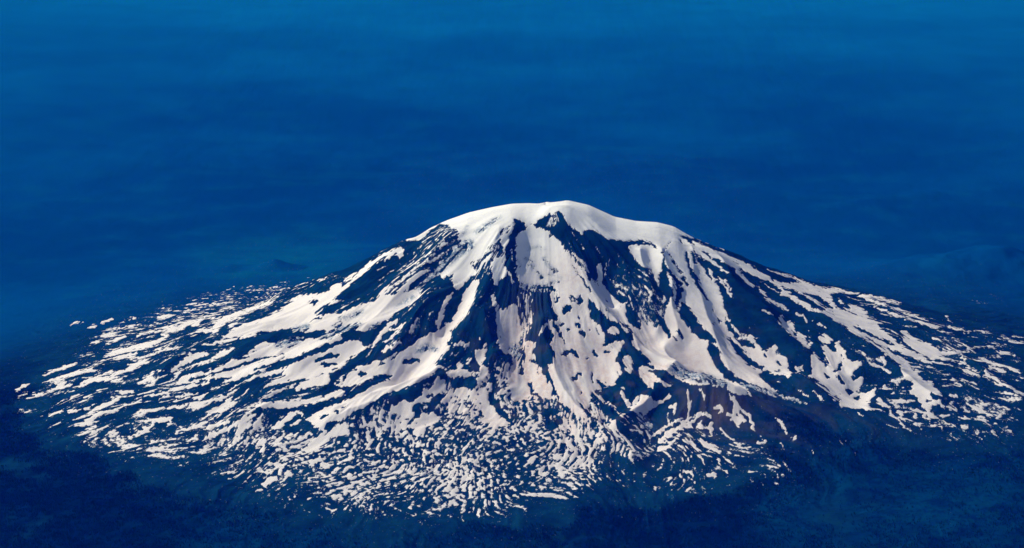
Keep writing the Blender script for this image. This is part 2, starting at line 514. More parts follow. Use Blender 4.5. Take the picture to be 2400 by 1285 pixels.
RP 780,30 820,0 850,40 900,110 940,150 1000,180 1000,220 940,170 880,140 870,190 900,260 960,320 990,300 980,340 920,330 880,260 850,250 800,200 830,280 870,300 880,340 850,400 800,350 780,300 720,290 770,240 760,180 800,170 750,130
S 810,130,80 830,210,50
R 640,360,30 700,350,60 750,430,60 720,470,50 690,430,40
R 650,470,60 700,520,60 780,560,40 860,590,40 900,600,30
S 690,440,30 730,470,14
S 760,560,8 830,620,8 900,640,8
SP 900,180 960,170 1010,210 1080,250 1140,300 1080,330 1050,290 1000,290 1000,330 960,330 920,280 890,230
R 960,210,14 1010,220,30 1050,250,40 1110,290,40 1140,300,20
S 770,330,24 790,400,30 830,460,40 900,500,50
SP 850,420 900,370 960,380 1000,420 1060,420 1100,360 1130,380 1060,440 980,480 920,540 860,500
I 900,530,60 960,600,60 980,660,50
S 760,500,10 860,560,14 930,610,14
S 720,480,10 820,560,12 920,640,12
SP 850,30 950,120 1040,170 1100,230 1180,270 1220,300 1350,310 1500,330 1560,370 1700,390 1600,300 1500,260 1460,200 1400,120 1390,30 1380,0 840,0
I 1130,190,80 1200,230,80 1300,250,80 1400,270,70 1500,310,60
R 1400,50,60 1430,120,50 1450,180,50 1520,240,30 1600,280,30
SP 1450,0 1530,0 1600,100 1700,170 1760,210 1740,240 1700,260 1860,340 1700,300 1560,230 1490,160 1450,80
R 1540,0,30 1600,80,36 1680,150,36 1760,190,24
S 1040,700,40 1120,640,50 1200,580,50 1300,520,40 1350,500,30
S 1000,660,30 1100,590,24 1200,540,20
R 1060,640,10 1180,580,12 1300,540,10
S 1040,760,30 1100,740,30 1140,700,24 1180,650,10
S 1120,460,30 1150,450,40 1140,520,14
S 1230,340,14 1250,420,30 1240,520,20
S 1540,380,14 1570,450,30 1560,520,50 1600,560,50 1590,600,30
S 1580,450,14 1660,520,24 1700,590,20 1700,640,12
S 340,640,14 400,710,24 450,790,20 490,850,16 550,890,10 570,960,10
S 380,580,20 450,660,24 500,740,24 500,820,20
S 290,850,14 330,880,24 360,950,20
S 600,700,50 560,760,30 540,830,20 590,880,14
S 640,760,34 660,770,20
S 100,860,20 160,820,24
S 180,900,24 220,960,12
@ 400 857 3
SP 580,290 630,260 760,250 870,240 960,230 1060,215 1000,250 900,290 800,310 700,290
SP 950,380 1050,320 1100,290 1200,260 1300,210 1400,160 1500,100 1600,60 1700,20 1900,0 1850,60 1760,110 1640,160 1540,190 1440,240 1380,280 1280,330 1200,390 1100,400 1080,450 1100,480 1040,440 990,410
R 1310,170,30 1400,130,50 1480,100,40 1540,90,20
R 1165,320,30 1175,322,24
R 1210,295,20 1215,296,18
R 1060,370,24 1100,350,20
SP 730,440 800,380 850,320 920,330 940,370 960,390 890,330 840,370 790,420 740,450
S 860,420,34 910,395,30
S 790,500,14 800,460,8
S 870,500,10 920,450,12
S 950,510,10 965,470,8
SP 1080,510 1110,470 1160,420 1230,400 1250,420 1220,480 1150,500
SP 940,600 980,540 1060,480 1120,500 1100,540 1020,590 960,620
SP 1150,140 1240,80 1250,60 1320,20 1400,0 1480,0 1440,60 1400,100 1320,130 1260,150
R 1345,62,50 1355,60,50
SP 860,160 960,110 1060,70 1110,60 1130,80 1100,130 1010,135 900,175
S 620,235,6 740,190,20 860,140,20
S 690,140,24 800,100,40 900,60,40 1000,30,30
RP 1540,220 1640,170 1750,150 1790,160 1760,220 1720,260 1640,230 1590,270 1530,280
SP 1540,300 1600,270 1640,230 1660,260 1710,280 1720,340 1700,380 1640,370 1560,320
SP 1550,460 1580,380 1660,385 1680,400 1620,450
S 1780,160,14 1780,220,50 1720,260,30
SP 1700,400 1780,340 1820,330 1880,340 1850,400 1780,460 1740,500 1700,440
R 1730,300,60 1740,350,50
R 1830,300,60 1860,240,40 1900,220,60
R 1870,330,40 1875,340,30
SP 1820,180 1880,60 1920,90 1930,130 1900,190 1860,200
S 1970,60,70 2040,40,60 2090,60,50
R 1920,40,30 1900,90,30
R 1990,130,50 2080,120,80 2140,130,50
SP 1960,170 2060,150 2100,160 2160,180 2230,180 2260,280 2320,310 2380,340 2400,400 2340,430 2260,430 2200,360 2190,280 2150,220 2080,200 2000,210 1950,230
R 2260,60,40 2290,150,40 2250,230,50 2300,300,50 2360,360,40 2400,410,20
S 2190,80,60 2200,20,60
S 620,560,50 650,530,50 640,600,40
R 628,570,14 634,574,14
S 740,550,50 760,530,30
S 880,540,30 890,530,20
S 660,840,50 700,810,50 740,790,30
S 620,730,30 680,760,30 720,740,20
S 760,700,14 700,690,14
S 260,430,20 330,420,30 380,400,24
S 250,510,30 400,450,24 500,390,34 600,340,24
@ 1600 857 3
S 1620,190,30 1680,220,40 1700,290,50 1740,310,24
S 1640,310,30 1700,330,20 1760,360,14 1900,420,10
S 1520,320,24 1550,370,24
S 1640,345,24 1645,365,20
S 1695,345,18 1700,370,16
S 1730,380,14 1732,400,10
S 1800,250,16 1840,310,16
S 1890,260,20 1920,320,20 1940,335,10
S 1970,360,14 2000,375,16
S 2000,270,30 2060,300,20 2130,340,16 2170,370,10
S 2200,400,20 2235,440,10
S 1450,320,20 1500,370,14 1570,440,8
S 1240,340,16 1270,350,14
S 1560,490,6 1575,530,6
S 1660,430,6 1690,465,6
S 2110,460,8 2130,500,8
S 1820,430,8 1820,465,6
S 650,370,20 700,420,30 740,480,16
S 760,510,24 800,500,16 770,540,12
S 680,545,14 720,600,6
S 1070,480,8 1110,520,10 1130,580,8
S 1100,480,6 1160,540,8
S 1215,600,8 1220,635,6
S 820,600,6 845,630,6
S 900,560,6 920,620,8
S 320,340,30 370,380,50 390,420,24
S 460,340,24 490,400,30 500,450,14
S 230,300,24 260,290,40 290,310,20 250,340,16
S 0,410,24 80,390,24 150,340,30 200,360,20
S 100,430,14 180,440,30 210,400,30 200,480,20
S 270,440,20 310,490,20 370,540,14 420,580,10
S 20,530,24 80,560,24 130,600,14
S 120,510,30 180,570,40 260,600,30
S 530,540,30 590,540,14 540,490,10
S 130,670,14 190,720,10
S 250,660,14 290,740,14 320,740,16 310,790,10
S 0,740,20 60,750,20 70,780,20
S 170,770,20 230,770,24
"""
# zones of broken snow: bias, grain (0 = blotches, 1 = streaks down the slope, 2 = fine specks), outline
ZONES = """
-0.22 2 20,940 110,880 230,780 420,700 560,640 700,620 820,640 640,730 480,820 400,900 200,1000 80,980
-0.38 1 40,930 160,860 300,800 460,770 600,840 700,860 640,960 560,1040 420,1100 250,1060 120,1010
-0.50 1 700,800 1000,720 1060,820 900,920 700,980 560,900
-0.04 1 180,990 420,970 640,970 700,1000 660,1070 560,1110 380,1100 240,1060
0.28 0 860,960 960,900 1060,840 1180,840 1330,880 1330,1000 1200,1040 1000,1040 860,1040
0.08 0 600,1030 760,1000 860,960 1000,1020 1200,1010 1360,1000 1440,1060 1380,1110 1200,1175 1000,1185 800,1165 620,1120
-0.15 2 480,1090 660,1110 800,1165 1000,1185 1200,1175 1320,1130 1400,1100 1440,1130 1330,1170 1200,1210 1000,1225 780,1210 600,1170
-0.30 1 1400,1010 1540,960 1700,1000 1860,1080 1800,1120 1680,1140 1560,1110 1440,1120
-0.28 2 1400,1090 1560,1110 1800,1110 1900,1080 1840,1140 1600,1160 1440,1150
-0.34 1 1980,680 2150,730 2400,800 2400,1000 2250,1000 2100,960 2020,860 1960,760
-0.22 2 2040,940 2300,940 2400,980 2400,1040 2200,1030 2080,1000
-0.62 1 900,560 1040,540 1160,560 1160,860 1000,900 820,860 700,840 760,720
-0.66 1 1600,600 1700,640 1860,760 1960,820 2060,900 1960,960 1800,900 1700,820 1640,720
-0.60 2 2220,690 2330,680 2360,705 2300,725 2220,715
"""
GW, GH, GS = 1734, 858, 1.5             # two thirds of the photograph's size, 67 cells of margin left and right
GX0 = 67


def rast_poly(pts):
    pts = np.array(pts, np.float32) / GS
    pts[:, 0] += GX0
    x0, y0 = np.maximum(np.floor(pts.min(0)).astype(int) - 1, 0)
    x1, y1 = np.ceil(pts.max(0)).astype(int) + 2
    x1, y1 = min(x1, GW), min(y1, GH)
    if x1 <= x0 or y1 <= y0:
        return None
    acc = np.zeros((y1 - y0, x1 - x0), np.float32)
    for oy in (.25, .75):
        for ox in (.25, .75):
            X, Y = np.meshgrid(np.arange(x0, x1) + ox, np.arange(y0, y1) + oy)
            ins = np.zeros(X.shape, bool)
            q = pts[-1]
            for p in pts:
                if p[1] != q[1]:
                    ins ^= ((p[1] > Y) != (q[1] > Y)) & (X < (q[0] - p[0]) * (Y - p[1]) / (q[1] - p[1]) + p[0])
                q = p
            acc += ins
    return (slice(y0, y1), slice(x0, x1)), acc / 4


def rast_line(pts):
    pts = np.array(pts, np.float32) / GS
    pts[:, 0] += GX0
    m = pts[:, 2].max() + 2
    x0, y0 = np.maximum(np.floor(pts[:, :2].min(0) - m).astype(int), 0)
    x1, y1 = np.ceil(pts[:, :2].max(0) + m).astype(int)
    x1, y1 = min(x1, GW), min(y1, GH)
    if x1 <= x0 or y1 <= y0:
        return None
    X, Y = np.meshgrid(np.arange(x0, x1) + .5, np.arange(y0, y1) + .5)
    a = np.zeros(X.shape, np.float32)
    for p, q in zip(pts[:-1], pts[1:]):
        d = q[:2] - p[:2]
        t = np.clip(((X - p[0]) * d[0] + (Y - p[1]) * d[1]) / max(d @ d, 1e-6), 0, 1)
        dist = np.hypot(X - p[0] - t * d[0], Y - p[1] - t * d[1])
        hw = np.maximum((p[2] + (q[2] - p[2]) * t) / 2, .55)
        a = np.maximum(a, np.clip(hw - dist + .5, 0, 1))
    return (slice(y0, y1), slice(x0, x1)), a


G = np.full((GH, GW), -1.0, np.float32)
AMP = np.full((GH, GW), 0.3, np.float32)
STY = np.ones((GH, GW), np.float32)
FINE = np.zeros((GH, GW), np.float32)
DIRT = np.zeros((GH, GW), np.float32)
BROWN = np.zeros((GH, GW), np.float32)
LIGHT = np.zeros((GH, GW), np.float32)
STREAM = np.zeros((GH, GW), np.float32)
for ln in ZONES.strip().splitlines():
    f = ln.split()
    b, s = float(f[0]), float(f[1])
    r = rast_poly([tuple(map(float, p.split(','))) for p in f[2:]])
    if r:
        sl_, a = r
        G[sl_] += a * (b - G[sl_])
        AMP[sl_] += a * (1 - AMP[sl_])
        STY[sl_] += a * (min(s, 1) - STY[sl_])
        FINE[sl_] += a * ((1.0 if s > 1 else 0.0) - FINE[sl_])
G, AMP, STY, FINE = blur(G, 12), blur(AMP, 9), blur(STY, 13), blur(FINE, 13)
ox = oy = 0
s = 1
for ln in GUIDE.strip().splitlines():
    f = ln.split()
    if f[0] == '@':
        ox, oy, s = map(float, f[1:])
        continue
    k = f[0][0]
    if len(f[0]) > 1:
        n = [float(q) for p in f[1:] for q in p.split(',')]
        r = rast_poly([(ox + n[i] / s, oy + n[i + 1] / s) for i in range(0, len(n), 2)])
    else:
        pt = [tuple(map(float, q.split(','))) for q in f[1:]]
        wf = {'S': .80 if oy > 550 and s < 3.5 else .85}.get(k, .88) / s
        r = rast_line([(ox + a / s, oy + b / s, c * wf) for a, b, c in pt])
    if r is None:
        continue
    sl_, a = r
    if k == 'L':
        T_ = LIGHT if len(f[0]) > 1 else STREAM
        T_[sl_] = np.maximum(T_[sl_], a)
        continue
    val, am, dr = {'S': (1, .6, 0), 'R': (-1, .75, 0), 'I': (.35, .9, 1), 'B': (-1, .5, 0), 'T': (-.12, 1, 0), 'U': (-.5, 1, 0), 'D': (.12, 1, 0), 'M': (.20, 1, 0)}[k]
    G[sl_] += a * (val - G[sl_])
    AMP[sl_] += a * (am - AMP[sl_])
    DIRT[sl_] += a * (dr - DIRT[sl_])
    if k in 'TUD':
        FINE[sl_] += a * (.6 - FINE[sl_])
        STY[sl_] += a * (1 - STY[sl_])
    if k == 'I':
        FINE[sl_] += a * (1 - FINE[sl_])
        STY[sl_] += a * (1 - STY[sl_])
    if k == 'M':
        FINE[sl_] += a * (.3 - FINE[sl_])
        STY[sl_] += a * (.6 - STY[sl_])
    if k in 'BD':
        BROWN[sl_] += a * (1 - BROWN[sl_])
GSOFT = blur(G, 8)
GWIDE = blur(G, 40)
G = .35 * G + .65 * blur(G, 1, 1)
DIRT, BROWN, FINE, LIGHT = blur(DIRT, 2), blur(BROWN, 18), blur(FINE, 2), np.maximum(blur(LIGHT, 30), blur(STREAM, 1, 1))


def samp(img, px, py):
    u = np.clip(px / GS + GX0 - .5, 0, GW - 1.01)
    v = np.clip(py / GS - .5, 0, GH - 1.01)
    i, j = u.astype(np.int32), v.astype(np.int32)
    fu, fv = (u - i).astype(np.float32), (v - j).astype(np.float32)
    return (img[j, i] * (1 - fu) + img[j, i + 1] * fu) * (1 - fv) + (img[j + 1, i] * (1 - fu) + img[j + 1, i + 1] * fu) * fv


# ------------------------------------------------------------------ the shape of the land
RAD = [0, 400, 800, 1200, 1800, 2500, 3500, 5000, 7000, 10000, 15000, 30000]
PROF = {
    'E': [1900, 1830, 1690, 1500, 1230, 980, 700, 350, 20, -320, -600, -600],
    'N': [1880, 1780, 1530, 1250, 900, 600, 320, 30, -200, -450, -600, -600],
    'W': [1900, 1810, 1650, 1400, 1090, 790, 460, 90, -170, -420, -600, -600],
    'S': [1900, 1720, 1420, 1130, 780, 480, 180, -150, -380, -520, -600, -600],
}
RF = np.arange(0, 32000, 25.0)


def _tab(v):
    t = np.interp(RF, RAD, v)
    k = np.exp(-(np.arange(-16, 17) / 7.0) ** 2)
    m = np.concatenate([t[16:0:-1], t, np.full(16, t[-1])])
    return np.convolve(m, k / k.sum(), 'valid')


TAB = {k: _tab(v) for k, v in PROF.items()}


def cone(x, y):
    r = np.hypot(x, y) + 1e-3
    cx, cy = x / r, y / r
    q = {k: np.interp(r, RF, t) for k, t in TAB.items()}
    we, ww = np.maximum(cx, 0) ** 2, np.maximum(-cx, 0) ** 2
    wn, ws = np.maximum(cy, 0) ** 2, np.maximum(-cy, 0) ** 2
    return q['E'] * we + q['W'] * ww + q['N'] * wn + q['S'] * ws


# silhouette of the summit ridge in the photograph
SIL = np.array([(300, 868), (420, 800), (560, 740), (640, 700), (700, 672), (760, 652), (820, 634), (900, 590), (1000, 545), (1050, 515), (1100, 497), (1150, 485), (1200, 476),
                (1240, 475), (1280, 477), (1330, 468), (1380, 479), (1440, 507), (1490, 517), (1540, 520), (1580, 530), (1620, 556),
                (1700, 590), (1800, 632), (1900, 664), (1980, 680), (2080, 705), (2200, 745), (2300, 775), (2400, 795), (2500, 820)], float)
XC = np.arange(-5500, 5501, 30.0)
CORR = np.zeros(len(XC))
YSIL = np.zeros(len(XC))


def base(x, y):
    return cone(x, y) + np.interp(x, XC, CORR) * np.exp(-((y - np.interp(x, XC, YSIL)) / 1100.0) ** 2)


for it in range(12):
    yy = np.arange(-2500, 2501, 40.0)
    X, Y = np.meshgrid(XC, yy)
    Z = base(X, Y)
    px, py = project(X, Y, Z)
    j = py.argmin(0)
    ii = np.arange(len(XC))
    ys = yy[j]
    tgt = np.interp(px[j, ii], SIL[:, 0], SIL[:, 1])
    if it == 0:
        YSIL = np.convolve(np.pad(ys, 20, 'edge'), np.ones(41) / 41, 'valid')
    wgt = smooth(-3100, -2300, XC) * (1 - smooth(3300, 4300, XC))
    CORR = CORR + 0.8 * (py[j, ii] - tgt) / 245.0 * 1000 * wgt
    CORR = np.convolve(np.pad(CORR, 1, 'edge'), [.1, .8, .1], 'valid')


def unproject(px, py):
    """where a sight line through a pixel first meets the smooth mountain"""
    t = np.arange(20000, 60000, 25.0)
    a, b = (px - 1200) / FPX, (642.5 - py) / FPX
    d = np.array([a, CP + b * SP, -SP + b * CP])
    x, y, z = CAM[0] + t * d[0], CAM[1] + t * d[1], CAM[2] + t * d[2]
    k = np.argmax(z < base(x, y))
    return x[k], y[k]


# ridges (+) and troughs (-): height m, half width m, then points of the photograph
RIDGES = [
    (12, 110, (1205, 520), (1195, 580), (1195, 650), (1215, 720)),
    (60, 120, (1310, 520), (1350, 590), (1385, 670), (1430, 735), (1500, 800), (1600, 885), (1720, 950), (1860, 985)),
    (-45, 190, (1255, 560), (1270, 610), (1280, 660)),
    (-110, 200, (1430, 640), (1480, 730), (1580, 820), (1680, 880)),
    (90, 150, (1300, 505), (1400, 550), (1460, 620), (1490, 700)),
    (110, 170, (1170, 560), (1145, 660), (1110, 760), (1050, 860), (960, 950), (800, 1000)),
    (-80, 150, (1110, 640), (1080, 720), (1030, 800), (940, 880)),
    (80, 130, (1060, 560), (990, 640), (900, 720), (820, 790), (700, 860)),
    (-70, 150, (1020, 640), (940, 700), (850, 750), (700, 790), (560, 860)),
    (60, 120, (1000, 555), (900, 620), (820, 690), (760, 730)),
    (-60, 130, (960, 600), (860, 680), (760, 730), (640, 770)),
    (50, 110, (640, 760), (500, 800), (380, 880)),
    (60, 120, (1610, 570), (1640, 680), (1670, 790), (1700, 870)),
    (-50, 120, (1600, 560), (1660, 700), (1720, 800), (1800, 870)),
    (80, 150, (1660, 600), (1760, 710), (1860, 800), (1960, 880)),
    (-60, 150, (1840, 760), (1920, 830), (2000, 920)),
    (70, 150, (1860, 700), (1980, 790), (2100, 880), (2200, 950)),
    (40, 90, (2000, 690), (2150, 780), (2300, 870), (2400, 950)),
    (-60, 120, (1230, 740), (1210, 820), (1230, 920)),
    (70, 100, (1275, 770), (1285, 840), (1320, 930), (1400, 1010), (1480, 1080)),
    (60, 110, (1140, 760), (1150, 850), (1110, 930)),
    (60, 90, (1560, 800), (1580, 860), (1500, 960), (1460, 1010)),
    (-40, 110, (1400, 830), (1420, 930)),
    (150, 170, (1650, 930), (1720, 960)),
    (-45, 70, (1330, 560), (1400, 640), (1440, 700)),
    (55, 70, (1560, 600), (1570, 700), (1590, 790)),
    (45, 60, (1500, 600), (1520, 680), (1540, 760)),
    (60, 90, (1010, 700), (960, 770), (900, 850)),
    (-50, 80, (1075, 690), (1040, 760)),
    (-60, 120, (1530, 960), (1530, 1040)),
    (90, 160, (1800, 990), (1900, 1040)),
    (50, 130, (1080, 900), (900, 940), (760, 990)),
    (70, 130, (640, 960), (560, 1000)),
    (60, 110, (1880, 900), (1940, 950)),
]
RW = []
for r in RIDGES:
    P = [unproject(*q) for q in r[2:]]
    RW.append((r[0], r[1], P))


def polar(x, y):
    """cross-slope and down-slope coordinates in metres"""
    r = np.hypot(x, y)
    th = np.arctan2(y, x)
    wv = noise(x / 900, y / 900, 3) * 0.10 + noise(x / 350, y / 350, 4) * 0.03
    return (th + wv) * 2600.0, r


def land(x, y):
    z = base(x, y)
    gx_, gy_ = project(x, y, z)
    bare = np.clip(.55 - .45 * samp(GSOFT, gx_, gy_), .12, 1)
    r = np.hypot(x, y)
    wx = x + 60 * noise(x / 420, y / 420, 21)
    wy = y + 60 * noise(x / 420, y / 420, 22)
    for h, hw, P in RW:
        P = np.array(P)
        lo, hi = P.min(0) - 3 * hw, P.max(0) + 3 * hw
        m = (wx > lo[0]) & (wx < hi[0]) & (wy > lo[1]) & (wy < hi[1])
        if not m.any():
            continue
        ax, ay = wx[m], wy[m]
        best = np.full(ax.shape, 1e9)
        ends = None
        for a, b in zip(P[:-1], P[1:]):
            d = b - a
            t = np.clip(((ax - a[0]) * d[0] + (ay - a[1]) * d[1]) / (d @ d), 0, 1)
            best = np.minimum(best, np.hypot(ax - a[0] - t * d[0], ay - a[1] - t * d[1]))
        if h > 0:
            e = np.maximum(0, 1 - best / (2.1 * hw)) ** 1.6
        else:
            e = np.exp(-(best / hw) ** 2)
        z[m] += h * e
    # gullies and ribs cut down the slope
    u, v = polar(x, y)
    k = smooth(350, 900, r) * (1 - smooth(4500, 7500, r))
    g = 1 - 2 * np.abs(noise(u / 230, v / 1700, 11))
    z += k * 20 * g * bare
    g = 1 - 2 * np.abs(noise(u / 90, v / 700, 12))
    z += k * 10 * g * bare
    # knolls and old lava on the apron, hills on the plain
    z += smooth(1000, 2400, r) * (1 - smooth(3500, 5500, r)) * 16 * fbm(u / 150, v / 420, 3, 33)
    ap = smooth(1800, 4200, r)
    z += ap * 20 * fbm(x / 700, y / 700, 4, 31)
    far = smooth(6500, 13000, r)
    z += far * (70 * fbm(x / 5200, y / 5200, 5, 41) + 120 * np.maximum(fbm(x / 9000, y / 7000, 5, 47), 0) ** 1.3)
    return z


def cinder(x, y, z):
    """small volcanic cone on the left horizon of the apron, rough hills right of the mountain"""
    for (cx, cy, h, w_) in CONES:
        d = np.hypot(x - cx, (y - cy))
        z = z + h * np.maximum(0, 1 - d / w_) ** 1.25
    for (cx, cy, h, wx_, wy_) in HILLS:
        d = ((x - cx) / wx_) ** 2 + ((y - cy) / wy_) ** 2
        z = z + h * np.exp(-d) * (1 + .35 * fbm(x / 900, y / 900, 4, 61))
    return z


def at_px(px, py, z):
    a, b = (px - 1200) / FPX, (642.5 - py) / FPX
    d = (a, CP + b * SP, -SP + b * CP)
    t = (z - CAM[2]) / d[2]
    return CAM[0] + t * d[0], CAM[1] + t * d[1]


CONES = [(*at_px(645, 647, -330), 125, 400), (*at_px(540, 647, -330), 60, 300)]
HILLS = [(*at_px(2300, 720, -400), 260, 900, 1500), (*at_px(2140, 705, -400), 130, 700, 900), (*at_px(2430, 690, -400), 200, 900, 1200),
         (*at_px(1400, 410, -600), 110, 2600, 1500), (*at_px(2000, 500, -600), 90, 3000, 1800),
         (*at_px(500, 380, -600), 100, 3200, 1800), (*at_px(300, 640, -450), 70, 1500, 1500)]


# ------------------------------------------------------------------ the grid
def axis(lo, hi, step, end_lo, end_hi, grow, grow_lo=None):
    a = list(np.arange(lo, hi + step / 2, step))
    s_, p = step, a[-1]
    while p < end_hi:
        s_ *= grow
        p += s_
        a.append(p)
    s_, p = step, a[0]
    grow = grow_lo or grow
    pre = []
    while p > end_lo:
        s_ *= grow
        p -= s_
        pre.append(p)
    return np.array(pre[::-1] + a)


ax_ = axis(-5500, 5500, 7.6, -70000, 70000, 1.07)
ay_ = axis(-4500, 1400, 12.0, -31500, 97000, 1.017, 1.07)
NX, NY = len(ax_), len(ay_)
X, Y = np.meshgrid(ax_, ay_)
Z = cinder(X, Y, land(X, Y))
R = np.hypot(X, Y)
PX, PY = project(X, Y, Z)
# relief that belongs to the snow pattern: ribs stand out of the snow
near = (R < 9000) & (Y < 8000)
gs = samp(GSOFT, PX, PY)
inside = smooth(-60, -20, PX) * (1 - smooth(2440, 2480, PX)) * (1 - smooth(1250, 1290, PY))
Z = Z - np.where(near, 10 * gs * inside * (1 - smooth(2500, 4500, R) * .5), 0)
PX, PY = project(X, Y, Z)
# what stands behind the crest cannot be read from the photograph
vis = np.zeros(X.shape, bool)
hor = np.full(1400, -9.0)
for j in range(NY):
    b = np.clip((PX[j] / 2 + 100).astype(int), 0, 1399)
    e = (Z[j] - CAM[2]) / (Y[j] - CAM[1])
    vis[j] = e > hor[b] - 2e-4
    np.maximum.at(hor, b, e)
hid = 1 - blur(vis.astype(np.float32), 2, 1)

u, v = polar(X, Y)
w1 = 4.0 * noise(u / 34, v / 120, 101) + 3.0 * noise(X / 45, Y / 60, 102) + 2.2 * noise(u / 12, v / 50, 103)
w2 = 4.0 * noise(X / 60, Y / 70, 104) + 2.5 * noise(X / 22, Y / 30, 105)
g, am, sty, fine = (samp(q, PX + w1, PY + w2) for q in (G, AMP, STY, FINE))
wob = 40 * noise(X / 150, Y / 150, 71), 40 * noise(X / 150, Y / 150, 72)
iso = fbm((X + wob[0]) / 45, (Y + wob[1]) / 62, 3, 73)
flank = smooth(.45, .85, np.abs(X) / (R + 1))
stk = fbm((u + wob[0] * .4) / 33, v / 190, 3, 75) * (1 - flank) + fbm((u + wob[0] * .6) / 68, v / 260, 3, 85) * flank
big = noise(X / 480, Y / 480, 76)
fin = fbm(u / 24, v / 70, 2, 77) * (1 - flank) + fbm(u / 62, v / 90, 2, 87) * flank
nz = iso * (1 - sty) + stk * sty
nz = nz * (1 - .75 * fine) + fin * fine * .9 + .35 * big * (am > .6)
edge = .34 * noise(X / 26, Y / 32, 78) + .42 * noise(u / 15, v / 75, 79)
gsf = samp(GSOFT, PX, PY)
mixed = 1 - smooth(.50, .92, gsf)
brk = .72 * (noise(u / 21, v / 150, 106) * (1 - flank) + 1.25 * noise(u / 55, v / 230, 108) * flank) + .42 * noise(X / 34, Y / 48, 107) - .16
F = g + am * nz * 1.2 + edge - .10 + brk * mixed * smooth(1750, 1250, Z) * smooth(-.95, -.6, g)
# behind the crest: the same broken snow by height
back = (Z - 500) / 900 + stk * 0.8
hidw = smooth(.55, 1, hid) * (R < 6500)
out = 1 - inside
F = F * (1 - hidw) + back * hidw
F = F * (1 - out) + (np.clip((Z - 350) / 500, -1.2, .4) + stk * .8) * out
F = np.where((R < 9500) & (Y < 9000), F, -1.5)
F = F - 2.5 * smooth(5200, 6500, R) * smooth(-60, -240, Z)
F = np.clip(F, -1.5, 1.5)
# bare rock is rough, snow is smooth
rockm = smooth(.1, -.5, F) * smooth(9000, 5000, R)
Z = Z + rockm * (5 * fbm(u / 45, v / 120, 3, 81) + 3 * fbm(X / 40, Y / 40, 2, 82) * smooth(6, 12, 1e3 / 60))

dirt = samp(DIRT, PX, PY)
brown = samp(BROWN, PX, PY)
dd = ((PX - 1380) / 420) ** 2 + ((PY - 900) / 150) ** 2
dust = np.exp(-dd) * .95 * smooth(-.8, .4, noise(u / 90, v / 600, 91) + .5 * noise(X / 300, Y / 300, 92))
dust += .6 * np.exp(-((PX - 1235) / 45) ** 2 - ((PY - 790) / 110) ** 2)
dust += .5 * np.exp(-((PX - 1350) / 45) ** 2 - ((PY - 640) / 60) ** 2)
brown = np.clip(brown * smooth(-.7, .3, noise(u / 70, v / 500, 93)) + .35 * np.exp(-((PX - 1780) / 260) ** 2 - ((PY - 1000) / 60) ** 2) * smooth(-.3, .5, noise(u / 60, v / 300, 94))
                + .35 * np.exp(-((PX - 1235) / 40) ** 2 - ((PY - 780) / 110) ** 2) * smooth(-.4, .5, noise(u / 30, v / 300, 98))
                + .5 * np.exp(-dd) * smooth(0, .6, noise(X / 120, Y / 120, 95)), 0, 1) * (R < 7000)
wood = smooth(-.62, -.95, samp(GWIDE, PX, PY) + .26 * fbm(X / 300, Y / 300, 4, 96) + .30 * noise(X / 800, Y / 800, 90)) * smooth(2600, 3300, R) * np.maximum(smooth(8500, 5500, R), smooth(1500, -2500, Y)) * (.25 + .75 * smooth(2600, -400, Y))
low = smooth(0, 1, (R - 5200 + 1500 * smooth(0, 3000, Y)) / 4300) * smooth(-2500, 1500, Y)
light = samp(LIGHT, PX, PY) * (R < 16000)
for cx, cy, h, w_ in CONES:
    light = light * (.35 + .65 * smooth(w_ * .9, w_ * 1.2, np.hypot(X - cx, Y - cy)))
snowdust = .55 * smooth(1750, 900, Z + 200 * noise(X / 400, Y / 400, 97))


# ------------------------------------------------------------------ materials
def mat(name):
    m = bpy.data.materials.new(name)
    m.use_nodes = True
    t = m.node_tree
    b = t.nodes['Principled BSDF']
    b.inputs['Specular IOR Level'].default_value = 0.0
    b.inputs['Roughness'].default_value = 1.0
    return m, t, b


def nn(t, kind, **kw):
    n = t.nodes.new(kind)
    for k, v_ in kw.items():
        setattr(n, k, v_)
    return n


def coords(t, sx, sy, sz=1):
    g_ = nn(t, 'ShaderNodeNewGeometry')
    m = nn(t, 'ShaderNodeVectorMath', operation='MULTIPLY')
    m.inputs[1].default_value = (sx, sy, sz)
    t.links.new(g_.outputs['Position'], m.inputs[0])
    return m.outputs[0]


def tex(t, vec, scale, detail=4, rough=.55):
    n = nn(t, 'ShaderNodeTexNoise')
    n.inputs['Scale'].default_value = scale
    n.inputs['Detail'].default_value = detail
    n.inputs['Roughness'].default_value = rough
    t.links.new(vec, n.inputs['Vector'])
    return n.outputs[0]


def ramp(t, f, a, b, lo=0.0, hi=1.0):
    n = nn(t, 'ShaderNodeMapRange')
    n.interpolation_type = 'SMOOTHSTEP'
    t.links.new(f, n.inputs[0])
    for i, q in enumerate((a, b, lo, hi)):
        n.inputs[i + 1].default_value = q
    return n.outputs[0]


def mix(t, f, a, b):
    n = nn(t, 'ShaderNodeMix', data_type='RGBA')
    if hasattr(f, 'is_linked'):
        t.links.new(f, n.inputs[0])
    else:
        n.inputs[0].default_value = f
    for i, q in ((6, a), (7, b)):
        if hasattr(q, 'is_linked'):
            t.links.new(q, n.inputs[i])
        else:
            n.inputs[i].default_value = (*q, 1)
    return n.outputs[2]


def attr(t, name):
    n = nn(t, 'ShaderNodeAttribute', attribute_name=name)
    return n.outputs['Fac']


def math_(t, op, a, b):
    n = nn(t, 'ShaderNodeMath', operation=op)
    for i, q in enumerate((a, b)):
        if hasattr(q, 'is_linked'):
            t.links.new(q, n.inputs[i])
        else:
            n.inputs[i].default_value = q
    return n.outputs[0]


